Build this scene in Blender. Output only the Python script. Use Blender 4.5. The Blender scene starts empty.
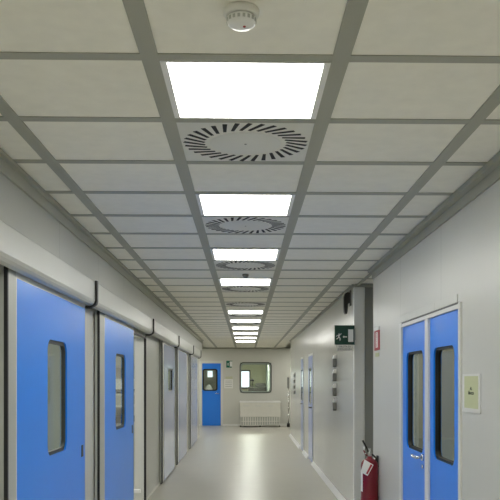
import bpy, bmesh, math, random
from mathutils import Vector, Matrix
random.seed(7)
S = 1.1            # the drawing below is in units of the ceiling height above the eye; S turns it into metres
EYE = 1.42         # eye height
CEIL = 2.42
XL, XR, XF = -1.17, 1.16, 1.14     # left wall, right wall by the double door, right wall further on
sc = bpy.context.scene
col = sc.collection

# ---------------------------------------------------------------- camera, world, exposure
cam = bpy.data.objects.new('camera', bpy.data.cameras.new('camera'))
col.objects.link(cam); sc.camera = cam
cam.location = (0, 0, EYE)
cam.rotation_euler = (math.radians(90), 0, -.02)
cam.data.sensor_width = 36; cam.data.sensor_fit = 'HORIZONTAL'
cam.data.lens = 36 * 775 / 500
cam.data.shift_x = 0.009 - .031; cam.data.shift_y = 0.26
cam.data.clip_end = 200; cam.data.clip_start = 0.05
w = bpy.data.worlds.new('world'); sc.world = w; w.use_nodes = True
w.node_tree.nodes['Background'].inputs[0].default_value = (0.8, 0.85, 0.9, 1)
w.node_tree.nodes['Background'].inputs[1].default_value = 0.3
sc.view_settings.view_transform = 'Standard'; sc.view_settings.look = 'None'
sc.view_settings.gamma = 1; sc.view_settings.use_curve_mapping = False
sc.view_settings.exposure = 0.55
LAMP = 11.0         # brightness of the ceiling panels
GLOW_SIDE, GLOW_BACK = 22.0, 80.0  # strength of the unseen lamps added in the side and back rooms

# ---------------------------------------------------------------- materials
def nodes(m): return m.node_tree.nodes, m.node_tree.links
def mat(name, c, rough=0.5, metal=0.0, spec=0.5, coat=0.0, noise=0.0, nscale=8.0, bump=0.0, coat_rough=0.05):
    m = bpy.data.materials.new(name); m.use_nodes = True
    N, L = nodes(m); b = N['Principled BSDF']
    b.inputs['Base Color'].default_value = (*c, 1); b.inputs['Roughness'].default_value = rough
    b.inputs['Metallic'].default_value = metal; b.inputs['Specular IOR Level'].default_value = spec
    b.inputs['Coat Weight'].default_value = coat; b.inputs['Coat Roughness'].default_value = coat_rough
    tc = N.new('ShaderNodeTexCoord'); n = N.new('ShaderNodeTexNoise')
    n.inputs['Scale'].default_value = nscale; n.inputs['Detail'].default_value = 4
    L.new(tc.outputs['Object'], n.inputs['Vector'])
    mr = N.new('ShaderNodeMapRange'); mr.inputs[3].default_value = 1 - noise; mr.inputs[4].default_value = 1 + noise
    L.new(n.outputs['Fac'], mr.inputs[0])
    mx = N.new('ShaderNodeVectorMath'); mx.operation = 'SCALE'; mx.inputs[0].default_value = c
    L.new(mr.outputs[0], mx.inputs['Scale']); L.new(mx.outputs[0], b.inputs['Base Color'])
    if bump:
        bp = N.new('ShaderNodeBump'); bp.inputs['Strength'].default_value = bump; bp.inputs['Distance'].default_value = 0.01
        L.new(n.outputs['Fac'], bp.inputs['Height']); L.new(bp.outputs[0], b.inputs['Normal'])
    return m

def panel_wall(name, c, pitch, rough, off=0.0, spec=0.5):
    """smooth laminate wall panels with thin vertical joints along Y"""
    m = mat(name, c, rough, spec=spec, noise=0.03, nscale=1.5)
    N, L = nodes(m); b = N['Principled BSDF']
    tc = N.new('ShaderNodeTexCoord'); sp = N.new('ShaderNodeSeparateXYZ'); L.new(tc.outputs['Object'], sp.inputs[0])
    a = N.new('ShaderNodeMath'); a.operation = 'ADD'; a.inputs[1].default_value = off; L.new(sp.outputs['Y'], a.inputs[0])
    d = N.new('ShaderNodeMath'); d.operation = 'DIVIDE'; d.inputs[1].default_value = pitch; L.new(a.outputs[0], d.inputs[0])
    f = N.new('ShaderNodeMath'); f.operation = 'FRACT'; L.new(d.outputs[0], f.inputs[0])
    lt = N.new('ShaderNodeMath'); lt.operation = 'LESS_THAN'; lt.inputs[1].default_value = 0.006; L.new(f.outputs[0], lt.inputs[0])
    mx = N.new('ShaderNodeMix'); mx.data_type = 'RGBA'
    src = b.inputs['Base Color'].links[0].from_socket
    L.new(lt.outputs[0], mx.inputs[0]); L.new(src, mx.inputs[6])
    mx.inputs[7].default_value = (c[0]*.72, c[1]*.72, c[2]*.72, 1)
    L.new(mx.outputs[2], b.inputs['Base Color'])
    return m

def glass(name, tint, refl=1.0):
    m = bpy.data.materials.new(name); m.use_nodes = True
    N, L = nodes(m); N.remove(N['Principled BSDF']); out = N['Material Output']
    t = N.new('ShaderNodeBsdfTransparent'); t.inputs[0].default_value = (*tint, 1)
    g = N.new('ShaderNodeBsdfGlossy'); g.inputs['Roughness'].default_value = 0.03; g.inputs[0].default_value = (refl, refl, refl, 1)
    fr = N.new('ShaderNodeFresnel'); fr.inputs[0].default_value = 1.45
    ge = N.new('ShaderNodeNewGeometry'); fb = N.new('ShaderNodeMath'); fb.operation = 'SUBTRACT'; fb.inputs[0].default_value = 1; L.new(ge.outputs['Backfacing'], fb.inputs[1])
    ml = N.new('ShaderNodeMath'); ml.operation = 'MULTIPLY'; L.new(fr.outputs[0], ml.inputs[0]); L.new(fb.outputs[0], ml.inputs[1])
    mx = N.new('ShaderNodeMixShader'); L.new(ml.outputs[0], mx.inputs[0]); L.new(t.outputs[0], mx.inputs[1]); L.new(g.outputs[0], mx.inputs[2])
    L.new(mx.outputs[0], out.inputs[0]); return m

def emit(name, c, s):
    m = bpy.data.materials.new(name); m.use_nodes = True
    N, L = nodes(m); b = N['Principled BSDF']
    b.inputs['Base Color'].default_value = (.8, .8, .8, 1)
    b.inputs['Emission Color'].default_value = (*c, 1); b.inputs['Emission Strength'].default_value = s
    return m

M = {
 'wall': panel_wall('wall_panel', (.63, .63, .575), 1.32, .34, 0.25),
 'wall_far': panel_wall('wall_panel_pale', (.61, .61, .555), 1.32, .22, 0.4),
 'wall_back': mat('wall_end', (.68, .68, .62), .4, noise=.03, nscale=2),
 'tile': mat('ceiling_tile', (.97, .945, .84), .8, noise=.06, nscale=14, spec=.2),
 'grid': mat('ceiling_grid', (.42, .42, .35), .5, noise=.03, nscale=4, spec=.3),
 'floor': mat('floor_vinyl', (.52, .505, .44), .31, noise=.05, nscale=3, spec=.5),
 'blue': mat('blue_laminate', (.012, .255, .96), .3, noise=.03, nscale=3, spec=.3),
 'blue_deep': mat('blue_laminate_deep', (.02, .23, .90), .3, noise=.03, nscale=3, spec=.45),
 'lilac': mat('laminate_painted_reflection', (.42, .48, .72), .13, noise=.03, nscale=3, spec=.6),  # grazing reflections on the far sliding doors, put into their colour
 'blue_sheen': mat('blue_laminate_painted_sheen', (.42, .50, .78), .2, noise=.03, nscale=3, spec=.6),  # blue faded by grazing reflection, the fading put into the colour
 'green_far': mat('green_sign_bright', (.01, .17, .10), .5),
 'roomwall': mat('left_room_wall', (.50, .54, .48), .5, noise=.04),
 'upper_shade': panel_wall('upper_wall_shaded', (.46, .465, .42), 1.32, .45, 0.25),  # greyer than the wall: shade under the ceiling put into the colour
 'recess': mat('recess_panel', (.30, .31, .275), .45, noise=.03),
 'alu': mat('aluminium', (.52, .53, .49), .42, metal=.25, noise=.03),
 'pale': mat('pale_trim', (.76, .76, .71), .35, noise=.02),
 'cover': mat('track_cover', (.54, .545, .50), .36, noise=.02, nscale=2),
 'black': mat('black_rubber', (.012, .012, .012), .5, noise=.05),
 'dark': mat('dark_metal', (.05, .052, .048), .45, noise=.05),
 'slot': mat('slot_black', (.015, .015, .014), .7),
 'white': mat('white_plastic', (.9, .9, .87), .35, noise=.02),
 'offwhite': mat('aged_white', (.80, .79, .72), .45, noise=.05),
 'chrome': mat('chrome', (.75, .75, .75), .18, metal=1.0),
 'red': mat('red_enamel', (.20, .002, .012), .3, noise=.03, coat=.3),
 'redsign': mat('red_sign', (.45, .05, .06), .5),
 'green': mat('green_sign', (.005, .05, .03), .5),
 'paper': mat('paper_white', (.86, .86, .82), .7),
 'paper_y': mat('paper_yellow', (.58, .61, .36), .7, noise=.03),
 'ink': mat('ink', (.03, .05, .02), .7),
 'grey': mat('grey_plastic', (.22, .22, .20), .45, noise=.05),
 'greydark': mat('grey_dark_plastic', (.09, .09, .08), .45),
 'cream': mat('cream_wall', (.62, .63, .45), .6, noise=.03),
 'sage': mat('sage_wall', (.36, .42, .37), .5, noise=.03),
 'steel': mat('brushed_steel', (.42, .42, .40), .35, metal=.8, noise=.04),
 'glass': glass('window_glass', (.86, .90, .87)),
 'glass_dim': glass('window_glass_dim', (.66, .68, .60)),
 'clear': glass('window_glass_clear', (.9, .93, .9)),
 'lamp': emit('lamp_panel', (1, .99, .935), LAMP),
 'glow': emit('added_lamp_side_room', (1, 1, .95), GLOW_SIDE),
 'glow_back': emit('added_lamp_back_room', (1, .99, .9), GLOW_BACK),
 'day': emit('daylight_pane', (.82, .9, 1), 1.0),
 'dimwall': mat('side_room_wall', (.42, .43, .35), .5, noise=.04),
}

# ---------------------------------------------------------------- mesh building
class MB:
    """collects shapes in world coordinates and links them as one mesh object"""
    def __init__(s): s.bm = bmesh.new(); s.mats = []; s.cur = 0
    def use(s, m):
        m = M[m]
        if m not in s.mats: s.mats.append(m)
        s.cur = s.mats.index(m); return s
    def _m(s, faces):
        for f in faces: f.material_index = s.cur
    def box(s, x0, x1, y0, y1, z0, z1, bev=0.0, seg=2):
        r = bmesh.ops.create_cube(s.bm, size=1)
        vs = r['verts']
        for v in vs:
            v.co = Vector(((x0+x1)/2 + v.co.x*(x1-x0), (y0+y1)/2 + v.co.y*(y1-y0), (z0+z1)/2 + v.co.z*(z1-z0)))
        fs = set(f for v in vs for f in v.link_faces); s._m(fs)
        if bev:
            es = list(set(e for v in vs for e in v.link_edges))
            g = bmesh.ops.bevel(s.bm, geom=es, offset=bev, segments=seg, affect='EDGES', profile=.5)
            s._m(g['faces'])
        return s
    def rod(s, p0, p1, r0, r1=None, seg=16):
        p0, p1 = Vector(p0), Vector(p1); r1 = r0 if r1 is None else r1
        d = p1 - p0; g = bmesh.ops.create_cone(s.bm, cap_ends=True, segments=seg, radius1=r0, radius2=r1, depth=d.length)
        mt = Matrix.Translation((p0+p1)/2) @ d.to_track_quat('Z', 'Y').to_matrix().to_4x4()
        bmesh.ops.transform(s.bm, matrix=mt, verts=g['verts'])
        fs = set(f for v in g['verts'] for f in v.link_faces); s._m(fs)
        for f in fs: f.smooth = len(f.verts) == 4
        return s
    def tube(s, pts, r, seg=10):
        pts = [Vector(p) for p in pts]
        for a, b in zip(pts, pts[1:]): s.rod(a, b, r, seg=seg)
        for p in pts[1:-1]:
            g = bmesh.ops.create_uvsphere(s.bm, u_segments=seg, v_segments=6, radius=r*1.001)
            bmesh.ops.translate(s.bm, vec=p, verts=g['verts'])
            fs = set(f for v in g['verts'] for f in v.link_faces); s._m(fs)
            for f in fs: f.smooth = True
        return s
    def lathe(s, prof, c, seg=32, axis='Z'):
        """prof: list of (radius, height) around an axis through c"""
        rings = []
        for r, h in prof:
            ring = []
            for i in range(seg):
                a = 2*math.pi*i/seg
                if axis == 'Z': co = (c[0]+r*math.cos(a), c[1]+r*math.sin(a), c[2]+h)
                else: co = (c[0]+h, c[1]+r*math.cos(a), c[2]+r*math.sin(a))
                ring.append(s.bm.verts.new(co))
            rings.append(ring)
        fs = []
        for a, b in zip(rings, rings[1:]):
            for i in range(seg):
                f = s.bm.faces.new((a[i], a[(i+1) % seg], b[(i+1) % seg], b[i])); f.smooth = True; fs.append(f)
        fs.append(s.bm.faces.new(rings[0][::-1])); fs.append(s.bm.faces.new(rings[-1]))
        s._m(fs); return s
    def prism(s, pts, f, w0, w1):
        """closed outline pts (u, v) pulled from w0 to w1 through f(u, v, w) -> xyz"""
        a = [s.bm.verts.new(f(u, v, w0)) for u, v in pts]; b = [s.bm.verts.new(f(u, v, w1)) for u, v in pts]
        n = len(pts)
        fs = [s.bm.faces.new(a[::-1]), s.bm.faces.new(b)]
        for i in range(n): fs.append(s.bm.faces.new((a[i], a[(i+1) % n], b[(i+1) % n], b[i])))
        s._m(fs); return s
    def ring(s, outer, inner, f, w0, w1):
        """solid between two loops of the same number of points"""
        n = len(outer); L = []
        for w in (w0, w1):
            L.append([s.bm.verts.new(f(u, v, w)) for u, v in outer]); L.append([s.bm.verts.new(f(u, v, w)) for u, v in inner])
        fs = []
        def q(*v):
            vs = []
            for x in v:
                if x not in vs: vs.append(x)
            if len(vs) > 2:
                try: fs.append(s.bm.faces.new(vs))
                except ValueError: pass
        for i in range(n):
            j = (i+1) % n
            q(L[0][i], L[0][j], L[1][j], L[1][i]); q(L[2][i], L[3][i], L[3][j], L[2][j])
            q(L[0][i], L[2][i], L[2][j], L[0][j]); q(L[1][i], L[1][j], L[3][j], L[3][i])
        s._m(fs); return s
    def build(s, name, parent=None, mat=None):
        bmesh.ops.remove_doubles(s.bm, verts=s.bm.verts, dist=1e-5)
        bmesh.ops.recalc_face_normals(s.bm, faces=s.bm.faces)
        me = bpy.data.meshes.new(name); s.bm.to_mesh(me); s.bm.free()
        for m in (s.mats or [M[mat]]): me.materials.append(m)
        o = bpy.data.objects.new(name, me); col.objects.link(o)
        if parent:
            o.parent = parent
            off = wpos(parent)
            me.transform(Matrix.Translation(-off))
        return o
def wpos(o):
    p = Vector((0, 0, 0))
    while o: p += o.location; o = o.parent
    return p
def mb(m): return MB().use(m)
def tag(o, label=None, cat=None, group=None, kind=None):
    if label: o['label'] = label
    if cat: o['category'] = cat
    if group: o['group'] = group
    if kind: o['kind'] = kind
    return o
def thing(name, loc, label, cat, group=None, kind=None):
    o = bpy.data.objects.new(name, None); col.objects.link(o); o.location = loc; o.empty_display_size = .1
    return tag(o, label, cat, group, kind)
def base(o):
    """moves a one-mesh thing's origin to its base"""
    c = [Vector(v.co) for v in o.data.vertices]
    p = Vector(((min(v.x for v in c)+max(v.x for v in c))/2, (min(v.y for v in c)+max(v.y for v in c))/2, min(v.z for v in c)))
    o.data.transform(Matrix.Translation(-p)); o.location = p; return o
def struct(name, b, parent=None): return tag(b.build(name, parent), kind='structure')
def copy_tree(o, loc=None, parent=None):
    c = o.copy(); col.objects.link(c)
    if parent: c.parent = parent
    if loc is not None: c.location = loc
    for ch in list(o.children):
        copy_tree(ch, None, c)
    return c
def Z(r): return EYE + r

def rrect(u0, u1, v0, v1, r, n=6):
    pts = []
    for cu, cv, a0 in ((u1-r, v1-r, 0), (u0+r, v1-r, 90), (u0+r, v0+r, 180), (u1-r, v0+r, 270)):
        for k in range(n+1):
            a = math.radians(a0 + 90*k/n); pts.append((cu+r*math.cos(a), cv+r*math.sin(a)))
    return pts
def orect(u0, u1, v0, v1, n=6):
    return [p for p in ((u1, v1), (u0, v1), (u0, v0), (u1, v0)) for _ in range(n+1)]
def text(name, s, size, mt, loc, rot, parent, depth=0.0006, sx=1.0, bold=0.0):
    cu = bpy.data.curves.new(name, 'FONT'); cu.body = s; cu.size = size; cu.extrude = depth
    cu.align_x = 'CENTER'; cu.align_y = 'CENTER'; cu.offset = bold
    o = bpy.data.objects.new(name, cu); col.objects.link(o)
    bpy.context.view_layer.update()
    me = bpy.data.meshes.new_from_object(o.evaluated_get(bpy.context.evaluated_depsgraph_get()))
    col.objects.unlink(o); bpy.data.objects.remove(o)
    me.name = name; me.materials.clear(); me.materials.append(M[mt])
    me.transform(Matrix.Diagonal((sx, 1, 1, 1)))
    me.transform(Matrix.Translation(Vector(loc) - wpos(parent)) @ rot.to_4x4())
    t = bpy.data.objects.new(name, me); col.objects.link(t); t.parent = parent
    return t
# text facing the camera (-Y): x right, z up ; text on the right wall facing -X: reads from +y to -y
R_FRONT = Matrix(((1, 0, 0), (0, 0, -1), (0, 1, 0)))
R_RIGHT = Matrix(((0, 0, -1), (-1, 0, 0), (0, 1, 0)))
def fX(sign=1):
    return lambda u, v, w: (w, u, v)
def fY(u, v, w): return (u, w, v)
def fZ(u, v, w): return (u, v, w)

# ---------------------------------------------------------------- shell
T = .12
def wall_x(b, xa, xb, y0, y1, z0, z1, holes=()):
    """wall slab between xa and xb with rectangular openings (ya, yb, za, zb)"""
    y = y0
    for ya, yb, za, zb in sorted(holes):
        b.box(xa, xb, y, ya, z0, z1)
        if za > z0: b.box(xa, xb, ya, yb, z0, za)
        if zb < z1: b.box(xa, xb, ya, yb, zb, z1)
        y = yb
    b.box(xa, xb, y, y1, z0, z1); return b
def wall_y(b, ya, yb, x0, x1, z0, z1, holes=()):
    x = x0
    for xa, xb, za, zb in sorted(holes):
        b.box(x, xa, ya, yb, z0, z1)
        if za > z0: b.box(xa, xb, ya, yb, z0, za)
        if zb < z1: b.box(xa, xb, ya, yb, zb, z1)
        x = xb
    b.box(x, x1, ya, yb, z0, z1); return b
YN, YB = -4.0, 24.0          # behind the camera, end wall
YLE, YRE = 19.6, 19.65       # where the side walls end at the cross corridor
YA, YC = 7.02, 8.07          # side recess in the right wall
struct('floor', mb('floor').box(-4.3, 4.3, YN-.2, YB+8.4, -.12, 0))

# left wall with the doorway that the second sliding door serves
LO1 = (4.25, 5.64, 0, Z(.49))
LO = (6.3, 9.05, 0, Z(.49))
struct('wall_left', wall_x(mb('wall'), XL-T, XL, YN, YLE, 0, CEIL, [LO1, LO]))
struct('wall_left_upper', mb('upper_shade').box(XL+.0005, -1.092, YN, YLE, Z(.6955), CEIL))
RO = (4.16, 5.72, 0, Z(.415))
struct('wall_right', wall_x(mb('wall'), XR, XR+T, YN, YA, 0, CEIL, [RO]))
struct('wall_right_far', mb('wall_far').box(XF, XF+T, YC+.02, YRE, 0, CEIL))
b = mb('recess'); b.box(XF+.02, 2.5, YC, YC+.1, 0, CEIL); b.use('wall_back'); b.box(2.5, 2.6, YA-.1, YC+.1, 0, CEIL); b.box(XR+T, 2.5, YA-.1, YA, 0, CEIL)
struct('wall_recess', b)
struct('wall_near', mb('wall_back').box(XL-T, XR+T, YN-.15, YN, 0, CEIL))
# back wall with its door and window openings
BD = (-1.34, -.765, 0, Z(.515)); BW = (-.17, .80, Z(-.395), Z(.54))
struct('wall_back', wall_y(mb('wall_back'), YB, YB+.14, -4, 4, 0, CEIL, [BD, BW]))
b = mb('wall_back'); b.box(-4.1, -4, YLE-.1, YB, 0, CEIL); b.box(4, 4.1, YLE-.1, YB, 0, CEIL)
b.box(-4, XL-T, YLE-.1, YLE, 0, CEIL); b.box(XF+T, 4, YRE-.1, YRE, 0, CEIL)
struct('wall_cross_corridor', b)

# side room behind the left doorway
b = mb('roomwall')
b.box(-3.2, -3.1, 3.6, 11.2, 0, CEIL); b.box(-3.1, XL-T-.01, 11.1, 11.2, 0, CEIL); b.box(-3.1, XL-T-.01, 3.6, 3.7, 0, CEIL)
struct('wall_left_room', b)
# side room behind the double door on the right
b = mb('dimwall')
b.box(3.1, 3.2, 3.4, 6.9, 0, CEIL); b.box(XR+T+.01, 3.1, 6.6, 6.7, 0, CEIL); b.box(XR+T+.01, 3.1, 3.4, 3.5, 0, CEIL)
struct('wall_right_room', b)
# rooms behind the end wall: one behind the window, one behind the blue door
b = mb('cream'); b.box(-.5, 1.0, 32, 32.1, 0, CEIL)
b.use('sage').box(.84, .94, YB+.15, 32, 0, CEIL)
b.use('dimwall').box(-3, -.5, 32, 32.1, 0, CEIL).box(-.55, -.45, YB+.15, 32, 0, CEIL).box(-3.1, -3, YB+.15, 32.1, 0, CEIL)
struct('wall_back_rooms', b)

# ---------------------------------------------------------------- ceiling: 10 x n lay-in tiles between wide flat bands
CY, CX, Y0, BAND = .582, .594, 2.70, .055
lights_k = [-9, -6, -3, 0, 3, 6, 9, 15, 18, 21, 24, 27, 30]
vents_k = [1, 4, 7, 10, 13, 16, 19, 22, 25, 28]
b = mb('grid')
b.box(-4.3, 4.3, YN-.2, YB+8.4, CEIL+.012, CEIL+.12)
grid = b
tiles = mb('tile')
for k in range(-11, 37):
    yc = Y0 + CY*k
    for i in range(-2, 3):
        xc = CX*i
        x0, x1 = xc - CX/2 + BAND/2, xc + CX/2 - BAND/2
        y0, y1 = yc - CY/2 + BAND/2 - .004, yc + CY/2 - BAND/2 + .004
        if yc < YLE - .2:
            x0 = max(x0, XL + .0); x1 = min(x1, XR)
        if y1 > YB - .05: y1 = YB - .05
        if y1 - y0 < .1: continue
        if i == 0 and (k in lights_k or k in vents_k): continue
        tiles.box(x0, x1, y0, y1, CEIL+.004, CEIL+.0125)
    # bands across
    yb = yc - CY/2
    xa, xb = (-4, 4) if yb > YLE else ((XL, 2.5) if YA < yb < YC else (XL, XR))
    if YN < yb < YB: grid.box(xa, xb, yb-BAND/2+.004, yb+BAND/2-.004, CEIL, CEIL+.013)
for i in (-1.5, -.5, .5, 1.5):
    grid.box(CX*i-BAND/2, CX*i+BAND/2, YN, YB, CEIL-.0015, CEIL+.013)
for (xa, xb) in ((-4, -1.2), (1.2, 4)):
    for k in range(29, 37):
        yc = Y0 + CY*k
        if yc < YLE: continue
        tiles.box(xa, xb, yc - CY/2 + BAND/2, min(yc + CY/2 - BAND/2, YB), CEIL+.004, CEIL+.0125)
tiles.box(XR, 2.5, YA+.03, YC-.03, CEIL+.004, CEIL+.0125)
ce = struct('ceiling', tiles)
struct('ceiling_grid', grid, ce)
# perimeter angle
b = mb('grid')
b.box(-1.0915, -1.055, YN, YLE, CEIL-.02, CEIL-.0005).box(-1.0915, -1.078, YN, YLE, CEIL-.075, CEIL-.0195)
struct('trim_1', b)
b = mb('grid')
b.box(XR-.05, XR, YN, YA, CEIL-.03, CEIL-.0005).box(XR-.012, XR-.0005, YN, YA, CEIL-.085, CEIL-.0295)
b.box(XF-.03, XF, YC, YRE, CEIL-.02, CEIL-.0005)
b.box(XF, 2.5, YC-.04, YC, CEIL-.03, CEIL-.0005)
b.box(XR, XR+.02, YA, YC-.04, CEIL-.02, CEIL-.0005)
struct('trim_2', b)
struct('trim_3', mb('grid').box(-4, 4, YB-.05, YB, CEIL-.04, CEIL-.0005))
# corner post where the right wall starts again
post = mb('pale'); post.box(XF-.012, XF+.105, YC-.025, YC+.03, 0, CEIL-.031, bev=.011)
struct('trim_4', post)
# baseboards
b = mb('white')
for ya, yb in ((YC+.04, 13.0), (14.0, 15.1), (15.9, YRE)):
    b.prism([(XF-.045, .001), (XF-.043, .006), (XF-.012, .05), (XF-.0005, .062), (XF-.0005, .001)], lambda u, v, w: (u, w, v), ya, yb)
struct('baseboard_right', b)
struct('baseboard_near_right', mb('white').box(XR-.012, XR-.0005, YN, 4.05, 0, .045).box(XR-.012, XR-.0005, 5.84, YA, 0, .045))
struct('baseboard_left', mb('offwhite').box(XL+.0005, XL+.008, YN, 6.2, 0, .03).box(XL+.0005, XL+.008, 9.1, YLE, 0, .03))
struct('baseboard_back', mb('white').box(-4, BD[0]-.06, YB-.012, YB-.0005, 0, .05).box(BD[1]+.06, 4, YB-.012, YB-.0005, 0, .05))

# ---------------------------------------------------------------- ceiling lights
def make_light(x, y, glow='lamp', frame='white'):
    t = thing('ceiling_light', (x, y, CEIL), None, 'ceiling light', 'square light panels down the corridor ceiling')
    hx, hy = CX/2-BAND/2, CY/2-BAND/2; gx, gy = .2475, .2555
    o4 = [(x+hx, y+hy), (x-hx, y+hy), (x-hx, y-hy), (x+hx, y-hy)]; i4 = [(x+gx, y+gy), (x-gx, y+gy), (x-gx, y-gy), (x+gx, y-gy)]
    b = mb(frame).ring(o4, i4, fZ, CEIL-.001, CEIL+.0115); b.build('light_frame', t)
    mb(glow).box(x-gx, x+gx, y-gy, y+gy, CEIL+.0005, CEIL+.0115).build('light_diffuser', t)
    return t
words_l = ['lit square ceiling panel just past the smoke detector, the biggest in view',
 'lit square ceiling panel beyond the first swirl vent from the smoke detector',
 'lit ceiling panel, third one along from the smoke detector, between second and third swirl vents',
 'lit ceiling panel, fourth one along from the smoke detector, just past the third swirl vent',
 'lit ceiling panel right after the gap where one lit panel is missing from the row',
 'lit ceiling panel, second one after the gap in the row of lights',
 'lit ceiling panel, third one after the gap in the row of lights',
 'lit ceiling panel, fourth one after the gap in the row of lights',
 'lit ceiling panel, last but one before the end wall with the window',
 'lit ceiling panel at the very end of the row, closest to the end wall']
L0 = make_light(0, Y0)
L0['label'] = words_l[0]
i = 1
for k in lights_k:
    if k == 0: continue
    c = copy_tree(L0, (0, Y0 + CY*k, CEIL))
    if k < 0:
        c['label'] = 'lit square ceiling panel out of frame behind the viewpoint'; c['group'] = 'lit ceiling panels behind the viewpoint'
    else: c['label'] = words_l[i]; i += 1

# unseen lamps added round the cross corridor corners to brighten the far end
for x, yk, wd in ((-1.9, 32, 'added unseen ceiling panel of the cross corridor, round the corner past the sliding doors'), (1.9, 32, 'added unseen ceiling panel of the cross corridor, round the corner past the steel stand'),
                  (-1.9, 35, 'added unseen ceiling panel by the end wall, round the corner past the sliding doors'), (1.9, 35, 'added unseen ceiling panel by the end wall, round the corner past the steel stand')):
    c = copy_tree(L0, (x, Y0 + CY*yk, CEIL-.009)); c['label'] = wd; c['group'] = 'added ceiling panels of the cross corridor'

# ---------------------------------------------------------------- swirl vents
def make_vent(y):
    t = thing('ceiling_vent', (0, y, CEIL), None, 'air vent', 'square swirl air vents down the corridor ceiling')
    hx, hy = CX/2-BAND/2, CY/2-BAND/2
    mb('white' if False else 'offwhite').box(-hx, hx, y-hy, y+hy, CEIL+.001, CEIL+.0115).build('vent_plate', t)
    b = mb('slot')
    n, r0, r1 = 32, .168, .2625; hw = .0082
    for k in range(n):
        a = 2*math.pi*k/n
        # slot leans away from the radial line
        cx, cy = math.cos(a), math.sin(a)
        rm = (r0+r1)/2; p = Vector((cx*rm, cy*rm)); d = Vector((math.cos(a+math.radians(24)), math.sin(a+math.radians(24)))); n2 = Vector((-d.y, d.x))
        h = (r1-r0)/2
        q = [p - d*h - n2*hw*.8, p + d*h - n2*hw*1.15, p + d*h + n2*hw*1.15, p - d*h + n2*hw*.8]
        b.prism([(v.x, y+v.y) for v in q], fZ, CEIL-.0002, CEIL+.003)
    b.build('swirl_slots', t)
    mb('pale').lathe([(.15, .0015), (.15, .0), (.147, -.001), (.05, -.0015), (.001, -.0016)], (0, y, CEIL)).build('vent_disc', t)
    mb('grey').lathe([(.005, -.0012), (.005, -.003), (.001, -.004)], (0, y, CEIL), 12).build('center_screw', t)
    return t
words_v = ['big swirl air vent next to the first lit panel after the smoke detector',
 'swirl air vent next to the second lit panel from the smoke detector',
 'swirl air vent next to the third lit panel from the smoke detector',
 'swirl air vent next to the fourth lit panel from the smoke detector',
 'swirl air vent in the gap with no lit panel, before the small far lights',
 'swirl air vent just past the first lit panel after the gap in the lights',
 'swirl air vent past the second lit panel after the gap',
 'swirl air vent past the third lit panel after the gap',
 'swirl air vent past the fourth lit panel after the gap',
 'swirl air vent past the last but one lit panel']
V0 = make_vent(Y0+CY); V0['label'] = words_v[0]
for k, wd in list(zip(vents_k, words_v))[1:]:
    c = copy_tree(V0, (0, Y0+CY*k, CEIL)); c['label'] = wd

# smoke detector
sx, sy = -.011, 2.10
t = thing('smoke_detector', (sx, sy, CEIL), 'round white smoke detector on the ceiling tile ahead of the first lit panel', 'smoke detector')
mb('offwhite').lathe([(.046, .004), (.049, 0), (.048, -.012), (.044, -.016)], (sx, sy, CEIL)).build('detector_base', t)
mb('white').lathe([(.036, -.016), (.040, -.022), (.038, -.036), (.030, -.043), (.012, -.046), (.001, -.0465)], (sx, sy, CEIL)).build('detector_head', t)
b = mb('alu')
for k in range(18):
    a = 2*math.pi*k/18; p = Vector((math.cos(a), math.sin(a))); q = Vector((-p.y, p.x))
    pts = [p*.0385-q*.0035, p*.0405-q*.0035, p*.0405+q*.0035, p*.0385+q*.0035]
    b.prism([(sx+v.x, sy+v.y) for v in pts], fZ, CEIL-.033, CEIL-.024)
b.build('detector_slits', t)
mb('redsign').lathe([(.004, -.044), (.004, -.0475), (.001, -.049)], (sx+.008, sy-.008, CEIL), 12).build('indicator_light', t)

# small pale sensor on a tile between the third and fourth lights
t = base(mb('grey').lathe([(.03, .004), (.03, -.012), (.016, -.03), (.001, -.032)], (0, Y0+CY*8, CEIL+.0)).build('motion_sensor'))
tag(t, 'tiny grey dome on the blank tile between the third and fourth lit panels', 'sensor')

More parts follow.
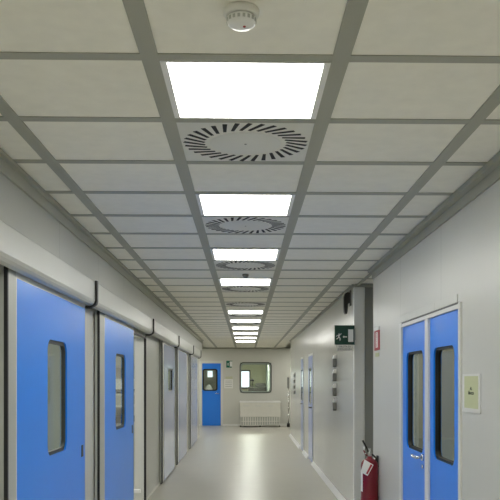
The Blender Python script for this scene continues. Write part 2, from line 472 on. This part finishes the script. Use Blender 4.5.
# ---------------------------------------------------------------- sliding doors on the left
XD = -1.13
def sliding_door(n, y0, yb0, y1, wy0, wy1, label, panel='blue', wz=(-.44, .235), window=True):
    """leading edge y0, blue field yb0..y1, window wy0..wy1"""
    t = thing('door_%d' % n, (XD, (y0+y1)/2, 0), label, 'sliding door', None, 'structure')
    zt, zb = Z(.55), .018
    Xb = XD-.032
    f = fX()
    b = mb(panel)
    wz0, wz1 = Z(wz[0]), Z(wz[1])
    zblue = Z(.502)
    if window: b.ring(orect(yb0, y1-.012, zb, zblue), rrect(wy0, wy1, wz0, wz1, .07), f, Xb, XD)
    else: b.box(Xb, XD, yb0, y1-.012, zb, zblue)
    b.build('door_panel', t)
    mb('pale').box(Xb, XD+.001, yb0-.02, y1-.012, zblue, zt).box(Xb, XD+.001, yb0-.02, yb0, zb, zblue).build('edge_strip', t)
    mb('alu').box(Xb, XD+.004, y0+.016, yb0-.02, zb, zt, bev=.003).box(Xb, XD-.013, y0, y0+.016, zb, zt).build('leading_profile', t)
    mb('black').box(XD-.012, XD+.005, y0-.002, y0+.0155, zb, zt).build('rubber_seal', t)
    mb('alu').box(Xb, XD+.001, y1-.012, y1, zb, zt).build('trailing_profile', t)
    mb('dark').box(Xb+.002, XD-.006, y0+.02, y1-.01, .006, zb).build('floor_seal', t)
    if window:
        fr = mb('dark'); o = rrect(wy0, wy1, wz0, wz1, .07); i_ = rrect(wy0+.02, wy1-.02, wz0+.02, wz1-.02, .052)
        fr.ring(o, i_, f, Xb+.002, XD-.010); fo = fr.build('window_gasket', t)
        mb('glass').prism(rrect(wy0+.019, wy1-.019, wz0+.019, wz1-.019, .053), f, XD-.026, XD-.022).build('window_pane', fo)
    h = mb('dark').box(XD-.004, XD+.003, y1-.13, y1-.08, Z(-.53), Z(-.45), bev=.0015).build('recessed_pull', t)
    return t
sliding_door(1, 3.687, 3.85, 5.49, 4.45, 4.93, 'big blue sliding door with a tall round-cornered window, largest in the row of sliding doors')
sliding_door(2, 6.0, 6.24, 7.86, 6.77, 7.33, 'blue sliding door standing half across the open doorway, second in the row')
sliding_door(3, 10.55, 10.74, 12.42, 11.35, 12.1, 'sliding door third in the row, just past the bare grey wall after the doorway', 'lilac', (-.17, .17))
sliding_door(4, 12.88, 13.06, 14.97, 13.75, 14.27, 'sliding door fourth in the row, plain, with pale reflections painted into its colour', 'lilac', window=False)
sliding_door(5, 15.92, 16.15, 18.24, 16.95, 17.47, 'sliding door at the far end of the row, plain, paled by painted reflection, beside the end of the track', 'lilac', window=False)

# track covers, one above each door, with a black end cap
def cover(y0, y1, label):
    t = thing('door_track_cover', (-1.09, (y0+y1)/2, Z(.6)), label, 'door track cover', 'metal covers over the sliding door tracks')
    xo = -1.06
    out = [(-1.10, Z(.695)), (xo-.005, Z(.695)), (xo, Z(.69)), (xo, Z(.56)), (xo-.006, Z(.542)), (xo-.018, Z(.529)), (xo-.034, Z(.524)), (xo-.05, Z(.524))]
    inn = [(xo-.05, Z(.533)), (xo-.034, Z(.533)), (xo-.022, Z(.537)), (xo-.013, Z(.547)), (xo-.010, Z(.562)), (xo-.010, Z(.685)), (-1.10, Z(.685))]
    b = mb('cover'); b.prism(out+inn, lambda u, v, w: (u, w, v), y0+.012, y1-.012)
    c = b.build('cover_sheet', t)
    for f in c.data.polygons: f.use_smooth = False
    # black cap: front edge and curled lower lip
    g = .014
    o2 = [(xo+g, Z(.70)), (xo+g, Z(.555)), (xo+g-.006, Z(.533)), (xo-.016, Z(.516)), (xo-.034, Z(.508)), (xo-.085, Z(.508))]
    i2 = [(xo-.085, Z(.5235)), (xo-.034, Z(.5235)), (xo-.018, Z(.5285)), (xo-.006, Z(.5415)), (xo+.0005, Z(.56)), (xo+.0005, Z(.70))]
    mb('black').prism(o2+i2, lambda u, v, w: (u, w, v), y1-.05, y1).build('end_cap', t)
    mb('dark').box(XL+.008, xo-.05, y0+.012, y1-.04, Z(.545), Z(.60)).build('track_rail', t)
    return t
cover(2.13, 5.53, 'long pale metal track cover above the largest blue sliding door')
cover(5.53, 8.93, 'pale metal track cover above the half open second sliding door')
cover(8.93, 12.35, 'pale metal track cover above the third sliding door')
cover(12.35, 15.8, 'pale metal track cover above the fourth sliding door')
cover(15.8, 18.4, 'pale metal track cover above the last sliding door before the end wall')
cc = bpy.data.objects

# gasket outlining the doorway
b = mb('pale'); b.box(XL-.02, XL+.006, 6.24, 6.30, 0, LO[3]+.03).box(XL-.02, XL+.006, 6.3, 9.05, LO[3], LO[3]+.03)
b.use('black').box(XL-.01, XL+.012, 9.03, 9.075, 0, LO[3]+.02).box(XL-.01, XL+.012, 6.3, 9.05, LO[3]-.008, LO[3]+.006)
b.use('pale').box(XL-T, XL-.011, 9.03, 9.05, 0, LO[3])
struct('trim_5', b)
t = base(mb('white').box(-1.30, -1.215, 8.985, 9.03, .11, .155, bev=.006).build('socket_box'))
tag(t, 'small white box low on the jamb of the open doorway', 'socket box')

# side room contents, seen through the window of the second door
for z, m, wd in ((.17, 'steel', 'empty steel shelf at the top of the room behind the second sliding door'),
                 (-.15, 'dark', 'dark shelf board carrying the white box behind the second door window'),
                 (-.36, 'white', 'white shelf board carrying the grey bin behind the second door window'),
                 (-.60, 'steel', 'steel shelf board carrying the black tray behind the second door window')):
    t = thing('wall_shelf', (-1.85, 11.1, Z(z)), wd, 'shelf', 'shelves in the room behind the second sliding door')
    mb(m).box(-2.19, -1.51, 10.24, 11.099, Z(z), Z(z)+.024).build('shelf_board', t)
    for x in (-2.1, -1.6): mb('steel').box(x-.01, x+.01, 10.9, 11.099, Z(z)-.03, Z(z)).build('bracket', t)
def carton(name, m, x0, x1, z0, z1, label, cat, lid):
    t = thing(name, ((x0+x1)/2, 10.5, z0), label, cat)
    mb(m).box(x0, x1, 10.3, 10.75, z0, z1-.03, bev=.006).build('body', t)
    mb(lid).box(x0-.006, x1+.006, 10.29, 10.76, z1-.03, z1, bev=.004).build('lid', t)
carton('storage_box', 'white', -2.05, -1.53, Z(-.125), Z(.015), 'white box on the shelf behind the second door window', 'box', 'white')
carton('storage_bin', 'alu', -2.05, -1.53, Z(-.335), Z(-.175), 'grey bin on the shelf under the white box', 'bin', 'offwhite')
carton('storage_tray', 'black', -2.05, -1.53, Z(-.575), Z(-.49), 'black tray on the lowest shelf under the grey bin', 'tray', 'black')
make_g = make_light(-2.1, 8.9, 'glow'); make_g['label'] = 'added unseen ceiling panel inside the room behind the open doorway'; make_g['group'] = 'added panels in the side rooms'  # unseen lamps added to light what shows through the door windows
g5 = copy_tree(make_g, (-2.1, 5.4, CEIL)); g5['label'] = 'added unseen ceiling panel inside the room behind the largest blue sliding door'
g2 = make_light(2.1, 5.0, 'glow'); g2['label'] = 'added unseen ceiling panel inside the room behind the double door'; g2['group'] = 'added panels in the side rooms'

# ---------------------------------------------------------------- double door on the right
t = thing('door_6', (XR, 4.94, 0), 'blue double door with two tall dark windows in a pale frame', 'double door', None, 'structure')
zt = RO[3]
b = mb('pale'); xf = XR-.012
b.box(xf, XR+T, 5.70, 5.77, 0, zt+.005, bev=.003); b.box(xf, XR+T, 4.13, 4.17, 0, zt+.005, bev=.003)
b.box(xf, XR+.05, 4.86, 4.945, .01, zt-.022)
b.build('door_frame', t)
mb('wall').box(XR-.005, XR-.0005, 4.21, 5.76, Z(.424), Z(.472), bev=.002).build('header_cover', t)
mb('dark').box(XR-.006, XR+.004, 4.17, 5.70, Z(.413), Z(.423)).build('header_gap', t)
mb('pale').box(xf+.003, XR+.05, 4.17, 5.70, Z(.388), Z(.412)).build('head_rail', t)
def leaf(y0, y1, w0, w1, handle):
    f = fX(); xa, xb = XR+.002, XR+.045
    b = mb('blue'); b.ring(orect(y0, y1, .012, Z(.387)), rrect(w0, w1, Z(-.485), Z(.198), .06), f, xa, xb)
    l = b.build('door_leaf', t)
    g = mb('black').ring(rrect(w0, w1, Z(-.485), Z(.198), .06), rrect(w0+.015, w1-.015, Z(-.47), Z(.183), .048), f, xa+.010, xb+.001).build('window_gasket', l)
    mb('glass_dim').prism(rrect(w0+.014, w1-.014, Z(-.471), Z(.184), .049), f, xa+.026, xa+.030).build('window_pane', l)
    if handle:
        h = mb('chrome').lathe([(.022, -.002), (.022, .012), (.01, .014)], (XR-.012, 5.03, Z(-.505)), 16, 'X')
        h.rod((XR-.010, 5.03, Z(-.505)), (XR-.05, 5.03, Z(-.505)), .009)
        h.tube([(XR-.05, 5.03, Z(-.505)), (XR-.052, 5.09, Z(-.505)), (XR-.050, 5.15, Z(-.502))], .0095)
        h.lathe([(.013, -.002), (.013, .006), (.005, .008)], (XR-.008, 5.03, Z(-.565)), 12, 'X')
        h.build('door_handle', l)['label'] = 'chrome lever handle'
leaf(4.948, 5.697, 5.05, 5.575, True)
leaf(4.173, 4.857, 4.29, 4.77, False)
# room behind: a long grey bench
t = thing('workbench', (2.3, 5.6, 0), 'grey bench along the wall of the room behind the double door', 'bench')
mb('steel').box(2.6, 3.08, 3.6, 6.55, .86, .90).build('bench_top', t)
mb('greydark').box(2.66, 3.08, 3.65, 6.5, .08, .86).build('bench_cabinet', t)
mb('sage').box(1.45, 3.05, 6.3, 6.58, .02, .93).build('bench_end_unit', t)

# notice on the wall by the double door
t = thing('wall_notice', (XR, 3.95, Z(-.16)), 'yellow paper notice in a white holder beside the double door', 'notice')
mb('pale').box(XR-.005, XR-.0005, 3.795, 4.10, Z(-.165), Z(.032)).build('notice_holder', t)
mb('paper_y').box(XR-.0058, XR-.005, 3.825, 4.065, Z(-.145), Z(.02)).build('notice_sheet', t)
text('notice_text', 'AL', .022, 'ink', (XR-.0062, 3.945, Z(-.045)), R_RIGHT, t, sx=1.3, bold=.0006)
text('notice_text', 'blocco', .026, 'ink', (XR-.0062, 3.945, Z(-.066)), R_RIGHT, t, sx=1.4, bold=.0006)
mb('pale').box(XR-.007, XR-.005, 3.795, 4.10, Z(-.167), Z(-.15)).build('holder_lip', t)

# ---------------------------------------------------------------- fire extinguisher and its sign
ex, ey = 1.083, 6.75
t = thing('fire_extinguisher', (ex, ey, Z(-1.05)), 'red fire extinguisher with a white tag hanging at the corner of the wall', 'fire extinguisher')
mb('red').lathe([(.060, -1.045), (.072, -1.035), (.075, -1.02), (.075, -.745), (.071, -.722), (.058, -.702), (.036, -.688), (.022, -.682), (.020, -.665)], (ex, ey, EYE), 40).build('cylinder', t)
mb('red').lathe([(.0755, -1.06), (.0765, -1.055), (.0765, -1.022), (.0755, -1.018)], (ex, ey, EYE), 40).build('foot_ring', t)
mb('steel').lathe([(.018, -.67), (.021, -.662), (.021, -.635), (.014, -.62), (.012, -.60)], (ex, ey, EYE), 20).build('valve', t)
def bent(pts, wd, th, m, name):
    """a flat bar following pts in the XZ plane"""
    b = mb(m)
    for (xa, za), (xb, zb) in zip(pts, pts[1:]):
        d = Vector((xb-xa, zb-za)).normalized(); n = Vector((-d.y, d.x))*th
        b.prism([(xa-n.x, za-n.y), (xb-n.x, zb-n.y), (xb+n.x, zb+n.y), (xa+n.x, za+n.y)], fY, ey-wd, ey+wd)
    return b.build(name, t)
bent([(ex-.004, Z(-.655)), (ex-.022, Z(-.60)), (ex-.060, Z(-.528))], .012, .007, 'black', 'lever')
bent([(ex-.006, Z(-.665)), (ex-.030, Z(-.655)), (ex-.052, Z(-.615))], .010, .005, 'red', 'carry_handle')
b = mb('black').tube([(ex+.01, ey, Z(-.65)), (ex+.03, ey-.01, Z(-.655)), (ex+.052, ey-.03, Z(-.68)), (ex+.058, ey+.02, Z(-.74)), (ex+.06, ey+.055, Z(-.86)), (ex+.055, ey+.06, Z(-.98))], .008)
b.rod((ex+.057, ey+.058, Z(-.92)), (ex+.055, ey+.06, Z(-1.0)), .009, .012); b.build('hose', t)
mb('white').lathe([(.010, -.004), (.013, 0), (.012, .006), (.001, .008)], (ex-.052, ey-.02, Z(-.592)), 16, 'X').build('gauge', t)
mb('chrome').tube([(ex-.03, ey-.013, Z(-.63)), (ex-.045, ey-.02, Z(-.65))], .003).build('safety_pin', t)
tg = mb('paper').prism([(-.056, -.686), (.022, -.733), (-.030, -.827), (-.092, -.794)], lambda u, v, w: (ex+u, w + .03*(v+.7), EYE+v), ey-.081, ey-.0795).build('inspection_tag', t)
mb('redsign').prism([(-.002, -.725), (.012, -.737), (-.030, -.815), (-.044, -.806)], lambda u, v, w: (ex+u, w + .03*(v+.7), EYE+v), ey-.0822, ey-.0812).build('tag_stripe', tg)
# label wrapped round the side of the body
b = mb('paper'); n = 12; pr = []
ring = [[b.bm.verts.new((ex+.0757*math.cos(a), ey+.0757*math.sin(a), Z(z))) for a in [math.radians(172+38*k/n) for k in range(n+1)]] for z in (-.97, -.79)]
for k in range(n): b.bm.faces.new((ring[0][k], ring[0][k+1], ring[1][k+1], ring[1][k]))
b.build('body_label', t)
mb('dark').box(ex+.06, XR-.0005, ey-.02, ey+.02, Z(-.76), Z(-.66)).build('wall_bracket', t)

t = thing('fire_sign', (XR, 6.8, Z(.26)), 'narrow red and white fire sign on the wall above the extinguisher', 'sign')
ya, yb = 6.67, 6.92
mb('redsign').box(XR-.006, XR-.0005, ya, yb, Z(.262), Z(.435)).build('sign_plate', t)
mb('paper').box(XR-.010, XR-.0005, ya, yb, Z(.437), Z(.463)).build('sign_top_strip', t)
mb('paper').box(XR-.0068, XR-.006, ya+.075, yb-.075, Z(.285), Z(.42)).build('sign_panel', t)
text('sign_lettering', 'ESTINTORE', .030, 'redsign', (XR-.0072, (ya+yb)/2, Z(.352)), Matrix(((0, 0, -1), (0, 1, 0), (1, 0, 0))) @ Matrix.Identity(3), t, sx=.8)
t = base(mb('paper_y').box(XR-.004, XR-.0005, 6.70, 6.88, Z(.205), Z(.238)).build('wall_sticker'))
tag(t, 'small pale sticker on the wall just under the red fire sign', 'sticker')

# ---------------------------------------------------------------- exit sign projecting from the right wall
def runner(b, x, z, s, f, w0, w1, flip=1):
    """running figure and its limbs as flat prisms"""
    P = lambda pts: b.prism([(x+flip*u*s, z+v*s) for u, v in pts], f, w0, w1)
    P([(math.cos(a)*.11+.06, math.sin(a)*.11+.86) for a in [k*math.pi/6 for k in range(12)]])
    P([(-.02, .72), (.18, .74), (.10, .36), (-.10, .34)])
    P([(.14, .74), (.18, .64), (.42, .84), (.50, 1.0), (.42, 1.02), (.34, .88)])
    P([(-.02, .72), (.0, .62), (-.26, .60), (-.38, .40), (-.45, .44), (-.32, .68)])
    P([(.10, .40), (-.02, .34), (.18, .10), (.16, -.28), (.28, -.28), (.32, .14)])
    P([(-.10, .40), (.02, .34), (-.14, .02), (-.44, -.06), (-.46, .05), (-.22, .12)])
t = thing('exit_sign', (1.04, 8.0, Z(.37)), 'dark green exit sign with a white running figure and door, jutting from the wall corner', 'exit sign')
yS = 8.0; k_ = yS/775
def sxp(px): return (px-245.5)*k_
def szp(py): return EYE + (380-py)*k_
mb('green').box(sxp(334.8), sxp(354.9), yS, yS+.012, szp(344.6), szp(325.1)).build('sign_board', t)
b = mb('white'); b.box(sxp(348.4), sxp(353.6), yS-.0015, yS, szp(341.8), szp(329.2)); b.build('door_symbol', t)
b = mb('white'); b.box(sxp(343.6), sxp(347.2), yS-.0015, yS, szp(337.3), szp(336.2)); b.prism([(sxp(343.0), szp(336.7)), (sxp(344.3), szp(338.1)), (sxp(344.3), szp(335.4))], fY, yS-.0015, yS); b.build('arrow_symbol', t)
b = mb('white'); runner(b, sxp(338.9), szp(338.9), 5.6*k_, fY, yS-.0015, yS); b.build('running_figure', t)
mb('pale').box(sxp(337.0), sxp(353.0), yS+.002, yS+.008, szp(350.6), szp(344.7)).build('caption_strip', t)
text('caption_text', 'USCITA DI', .026, 'greydark', (sxp(345), yS+.0015, szp(346.6)), R_FRONT, t)
text('caption_text', 'EMERGENZA', .026, 'greydark', (sxp(345), yS+.0015, szp(349.3)), R_FRONT, t)
mb('alu').box(sxp(354.9)-.002, XF+.0, yS+.0, yS+.012, szp(340), szp(328)).build('sign_bracket', t)

# black curved device high on the wall
t = thing('wall_device', (XF, 8.35, Z(.70)), 'black curved device fixed high on the wall above the green exit sign', 'wall device')
pts = [(1.135, .735), (1.128, .93), (1.10, .945), (1.075, .935), (1.062, .90), (1.06, .80), (1.066, .735), (1.075, .715), (1.092, .713), (1.10, .73), (1.105, .83), (1.12, .85)]
mb('black').prism([(a, Z(c)) for a, c in [(1.139, .94), (1.095, .945), (1.07, .93), (1.06, .89), (1.06, .79), (1.066, .735), (1.078, .713), (1.092, .714), (1.099, .74), (1.104, .82), (1.139, .84)]], fY, 8.32, 8.41).build('device_body', t)
mb('greydark').box(1.125, XF-.0005, 8.31, 8.42, Z(.80), Z(.965), bev=.004).build('mounting_plate', t)

# dispensers
def dispensers(y, z0, pitch, n, h, d, wy, names):
    base_t = None
    for k in range(n):
        z = Z(z0 - k*pitch)
        if base_t is None:
            t = thing('wall_dispenser', (XF, y, z), names[k], 'dispenser', 'grey wall dispensers')
            mb('grey').box(XF-d, XF-.0005, y-wy, y+wy, z, z+h*.62, bev=.006).build('dispenser_box', t)
            mb('greydark').box(XF-d*.9, XF-.0005, y-wy*.8, y+wy*.8, z-.012, z+h*.1).build('outlet_tray', t)
            mb('white').prism([(XF-.0005, z+h*.62), (XF-d*.9, z+h*.62), (XF-d*.55, z+h*.95), (XF-.0005, z+h)], lambda u, v, w: (u, w, v), y-wy*.9, y+wy*.9).build('dispenser_lid', t)
            base_t = t
        else:
            c = copy_tree(base_t, (XF, y, z)); c['label'] = names[k]
dispensers(9.75, .178, .183, 4, .145, .045, .07,
 ['topmost grey dispenser of the four on the wall under the exit sign',
  'second grey dispenser from the top under the exit sign',
  'third grey dispenser from the top under the exit sign',
  'lowest grey dispenser of the four under the exit sign'])
dispensers(17.8, .08, .13, 4, .09, .04, .05,
 ['topmost of the tiny far wall dispensers beyond the two blue doors',
  'second from the top of the tiny far wall dispensers',
  'third from the top of the tiny far wall dispensers',
  'lowest of the tiny far wall dispensers'])

# two flush blue doors in the right wall further on
def flush_door(n, y0, y1, label):
    t = thing('door_%d' % n, (XF, (y0+y1)/2, 0), label, 'door', None, 'structure')
    f = fX()
    mb('alu').ring(orect(y0-.07, y1+.07, .0, Z(.46)), orect(y0, y1, .0001, Z(.42)), f, XF-.006, XF-.0005).build('door_frame', t)
    wz = (Z(-.42), Z(.22)); wy = ((y0+y1)/2-.2, (y0+y1)/2+.2)
    l = mb('blue_sheen').ring(orect(y0, y1, .02, Z(.419)), rrect(*wy, *wz, .06), f, XF-.012, XF-.0005).build('door_leaf', t)
    mb('dark').ring(rrect(*wy, *wz, .06), rrect(wy[0]+.02, wy[1]-.02, wz[0]+.02, wz[1]-.02, .045), f, XF-.010, XF-.001).build('window_gasket', l)
    mb('glass_dim').prism(rrect(wy[0]+.019, wy[1]-.019, wz[0]+.019, wz[1]-.019, .046), f, XF-.006, XF-.004).build('window_pane', l)
    mb('dark').rod((XF-.012, y0+.08, Z(-.47)), (XF-.05, y0+.08, Z(-.47)), .010).tube([(XF-.05, y0+.08, Z(-.47)), (XF-.05, y0+.2, Z(-.47))], .010).build('door_handle', l)
    return t
flush_door(7, 13.1, 13.9, 'blue door seen edge on in the right wall beyond the grey dispensers')
flush_door(8, 15.2, 15.8, 'blue door seen edge on, the further of the two in the right wall')

# ---------------------------------------------------------------- end wall
x0, x1, _, zt = BD
t = thing('door_9', ((x0+x1)/2, YB, 0), 'blue hinged door with a round-cornered window in the end wall', 'door', None, 'structure')
mb('blue_deep').ring(orect(x0, x1, .01, zt), rrect(-1.325, -.868, Z(-.335), Z(.345), .07), fY, YB+.01, YB+.05).build('door_leaf', t)
g = mb('black').ring(rrect(-1.325, -.868, Z(-.335), Z(.345), .07), rrect(-1.29, -.903, Z(-.30), Z(.31), .05), fY, YB+.0, YB+.049).build('window_gasket', t)
mb('glass').prism(rrect(-1.291, -.902, Z(-.301), Z(.311), .05), fY, YB+.025, YB+.03).build('window_pane', t)
mb('pale').box(x1+.0005, x1+.07, YB-.012, YB-.0005, 0, zt+.08).box(x0-.07, x1, YB-.012, YB-.0005, zt+.001, zt+.08).box(x0-.07, x0-.0005, YB-.012, YB-.0005, 0, zt).build('door_frame', t)
mb('chrome').rod((x1-.07, YB+.01, 1.0), (x1-.07, YB-.04, 1.0), .012).tube([(x1-.07, YB-.04, 1.0), (x1-.17, YB-.04, 1.0)], .01).build('door_handle', t)

x0, x1, z0, z1 = BW
t = thing('window_1', ((x0+x1)/2, YB, z0), 'round-cornered interior window in the end wall', 'window', None, 'structure')
mb('sage').ring(orect(x0, x1, z0, z1), rrect(x0+.04, x1-.04, z0+.05, z1-.06, .10), fY, YB+.0, YB+.139).build('window_liner', t)
mb('dark').ring(rrect(x0-.012, x1+.012, z0-.012, z1+.012, .12), rrect(x0+.012, x1-.012, z0+.012, z1-.012, .105), fY, YB-.012, YB-.0005).build('window_frame', t)
mb('clear').prism(rrect(x0+.041, x1-.041, z0+.051, z1-.061, .10), fY, YB+.06, YB+.066).build('window_pane', t)
# corners of the opening outside the rounded frame
# room behind the window
t = thing('window_2', (-.2, 31.98, Z(-.33)), 'bright daylight window in the cream room behind the interior window', 'window', None, 'structure')
mb('day').box(-.44, .155, 31.97, 31.99, Z(-.30), Z(.36)).build('window_pane', t)
mb('dark').ring([(.20, Z(.41)), (-.48, Z(.41)), (-.48, Z(-.35)), (.20, Z(-.35))], [(.155, Z(.36)), (-.44, Z(.36)), (-.44, Z(-.30)), (.155, Z(-.30))], fY, 31.93, 31.995).build('window_frame', t)
t = thing('counter', (.5, 31.4, 0), 'dark counter with low equipment in the cream room behind the interior window', 'counter')
mb('greydark').box(.12, .83, 31.2, 31.9, 0, Z(-.30)).build('counter_cabinet', t)
mb('steel').box(.1, .835, 31.15, 31.9, Z(-.30), Z(-.27)).build('counter_top', t)
t = base(mb('grey').box(.40, .82, 31.4, 31.8, Z(-.27), Z(-.13), bev=.02).build('equipment_box'))
tag(t, 'grey equipment box on the counter behind the interior window', 'equipment')
t = thing('desk_lamp', (.28, 31.5, Z(-.27)), 'dark lamp head against the cream wall behind the interior window', 'lamp')
mb('dark').lathe([(.05, 0), (.05, .02), (.01, .025)], (.28, 31.5, Z(-.27)), 16).build('lamp_base', t)
mb('dark').tube([(.28, 31.5, Z(-.25)), (.30, 31.5, Z(-.05)), (.29, 31.5, Z(.0))], .012).build('lamp_arm', t)
mb('dark').lathe([(.075, -.07), (.07, -.02), (.045, .02), (.02, .03)], (.27, 31.5, Z(.02)), 20).build('lamp_shade', t)
g3 = make_light(.2, 28.5, 'glow_back'); g3['label'] = 'added unseen ceiling panel of the cream room behind the interior window'; g3['group'] = 'added panels in the back rooms'  # added out of view to brighten the rooms behind the end wall
g4 = make_light(-1.6, 29.2, 'glow'); g4['label'] = 'added unseen ceiling panel of the room behind the end blue door'; g4['group'] = 'added panels in the back rooms'
# room behind the blue end door
t = thing('window_3', (-1.6, 31.98, Z(.1)), 'pair of bright panes behind the end door window', 'window', None, 'structure')
mb('day').box(-1.56, -1.36, 31.97, 31.99, Z(.12), Z(.37)).build('window_pane', t)
mb('day').box(-1.95, -1.78, 31.97, 31.99, Z(.10), Z(.40)).build('window_pane', t)
t = thing('laundry_bag', (-1.5, 31, 0), 'pale bag on a stand behind the end door window', 'bag')
mb('white').lathe([(.12, -.62), (.17, -.5), (.16, -.36), (.10, -.24), (.03, -.18)], (-1.47, 31, EYE), 20).build('bag_body', t)
mb('steel').lathe([(.16, -1.40), (.16, -1.38), (.03, -1.37), (.03, -.62)], (-1.47, 31, EYE), 20).build('bag_stand', t)

# green sign and papers on the end wall
kb = YB/775
def ex_(px): return (px-245.5)*kb
def ez_(py): return EYE + (380-py)*kb
t = thing('wall_exit_sign', (ex_(229), YB, ez_(367)), 'small green and white exit sign on the end wall beside the blue door', 'exit sign')
mb('green_far').box(ex_(226.3), ex_(229.8), YB-.012, YB-.0005, ez_(367.6), ez_(360.8)).build('sign_board', t)
b = mb('white'); b.box(ex_(229.8), ex_(232.3), YB-.012, YB-.0005, ez_(366.6), ez_(361.4)); b.build('sign_door_panel', t)
b = mb('green_far'); b.box(ex_(229.8), ex_(232.3), YB-.0118, YB-.0005, ez_(361.4), ez_(360.8)); b.build('sign_edge', t)
mb('green_far').box(ex_(229.8), ex_(231.8), YB-.0118, YB-.0005, ez_(367.6), ez_(366.6)).build('sign_edge', t)
b = mb('white'); runner(b, ex_(228.0), ez_(365.2), 2.4*kb, fY, YB-.0135, YB-.012); b.build('running_figure', t)
t = thing('paper_notice', (ex_(228.5), YB, ez_(388)), 'white paper sheet taped to the end wall beside the blue door', 'notice')
mb('paper').box(ex_(224.2), ex_(233.0), YB-.006, YB-.0005, ez_(388.3), ez_(379.2)).build('sheet', t)
b = mb('grey')
for q in range(4): b.box(ex_(225.3), ex_(231.9), YB-.0066, YB-.006, ez_(381.2+q*1.8), ez_(380.9+q*1.8))
b.build('printed_lines', t)
t = base(mb('cream').box(ex_(225.5), ex_(232.5), YB-.006, YB-.0005, ez_(378.8), ez_(376.6)).build('paper_strip'))
tag(t, 'pale yellow strip of paper above the white sheet on the end wall', 'notice')

# white storage bench in front of the end wall
bx0, bx1 = (240-245.5)*.0305, (280-245.5)*.0305
yb0, yb1 = 23.45, 23.92
ztop = 1.42 + (380-401.2)*.0303
t = thing('storage_bench', ((bx0+bx1)/2, 23.7, 0), 'low white storage bench standing against the end wall under the window', 'bench')
mb('offwhite').box(bx0, bx1, yb0+.01, yb1, .30, ztop-.05, bev=.01).build('bench_body', t)
mb('white').box(bx0-.015, bx1+.015, yb0-.01, yb1+.01, ztop-.05, ztop, bev=.012).build('bench_lid', t)
for k in range(3):
    xa = bx0+.10+k*.37; mb('pale').box(xa, xa+.18, yb0+.002, yb0+.012, ztop-.16, ztop-.11, bev=.004).build('hand_grip', t)
b = mb('offwhite'); nb = 16
for k in range(nb+1):
    xa = bx0+.03+(bx1-bx0-.06)*k/nb; b.box(xa-.014, xa+.014, yb0+.012, yb0+.03, .05, .31)
b.box(bx0, bx1, yb0+.01, yb0+.03, .16, .18).box(bx0, bx1, yb0+.01, yb0+.03, .04, .06)
b.build('slatted_front', t)
mb('alu').box(bx0+.01, bx1-.01, yb0+.032, yb1, .04, .30).build('lower_box', t)
for xx in (bx0+.02, (bx0+bx1)/2, bx1-.02): mb('greydark').box(xx-.02, xx+.02, yb0+.02, yb0+.06, 0, .045).build('foot', t)

# steel stand at the end of the right wall
px_, py_ = 1.295, 23.4
t = thing('steel_stand', (px_, py_, 0), 'thin steel stand with a black foot at the end of the right wall', 'stand')
b = mb('black'); b.box(px_-.045, px_+.05, py_-.05, py_+.05, 0, .11, bev=.012); b.build('foot', t)
mb('chrome').rod((px_, py_, .11), (px_, py_, 1.52), .018).build('pole', t)
b = mb('grey'); b.box(px_-.035, px_+.03, py_-.03, py_+.03, 1.17, 1.50, bev=.008); b.build('upper_housing', t)
b = mb('chrome')
for z in (.35, .55, .75, .95): b.lathe([(.02, -.05), (.034, -.02), (.034, .02), (.02, .05)], (px_, py_, z), 16)
b.build('pole_collars', t)
mb('pale').box(px_-.6, px_-.045, py_-.012, py_+.012, .07, .10).build('cross_bar', t)

# ---------------------------------------------------------------- to metres
done = set()
for o in bpy.data.objects:
    o.location = o.location * S
    if o.type == 'MESH' and o.data.name not in done:
        done.add(o.data.name); o.data.transform(Matrix.Scale(S, 4))
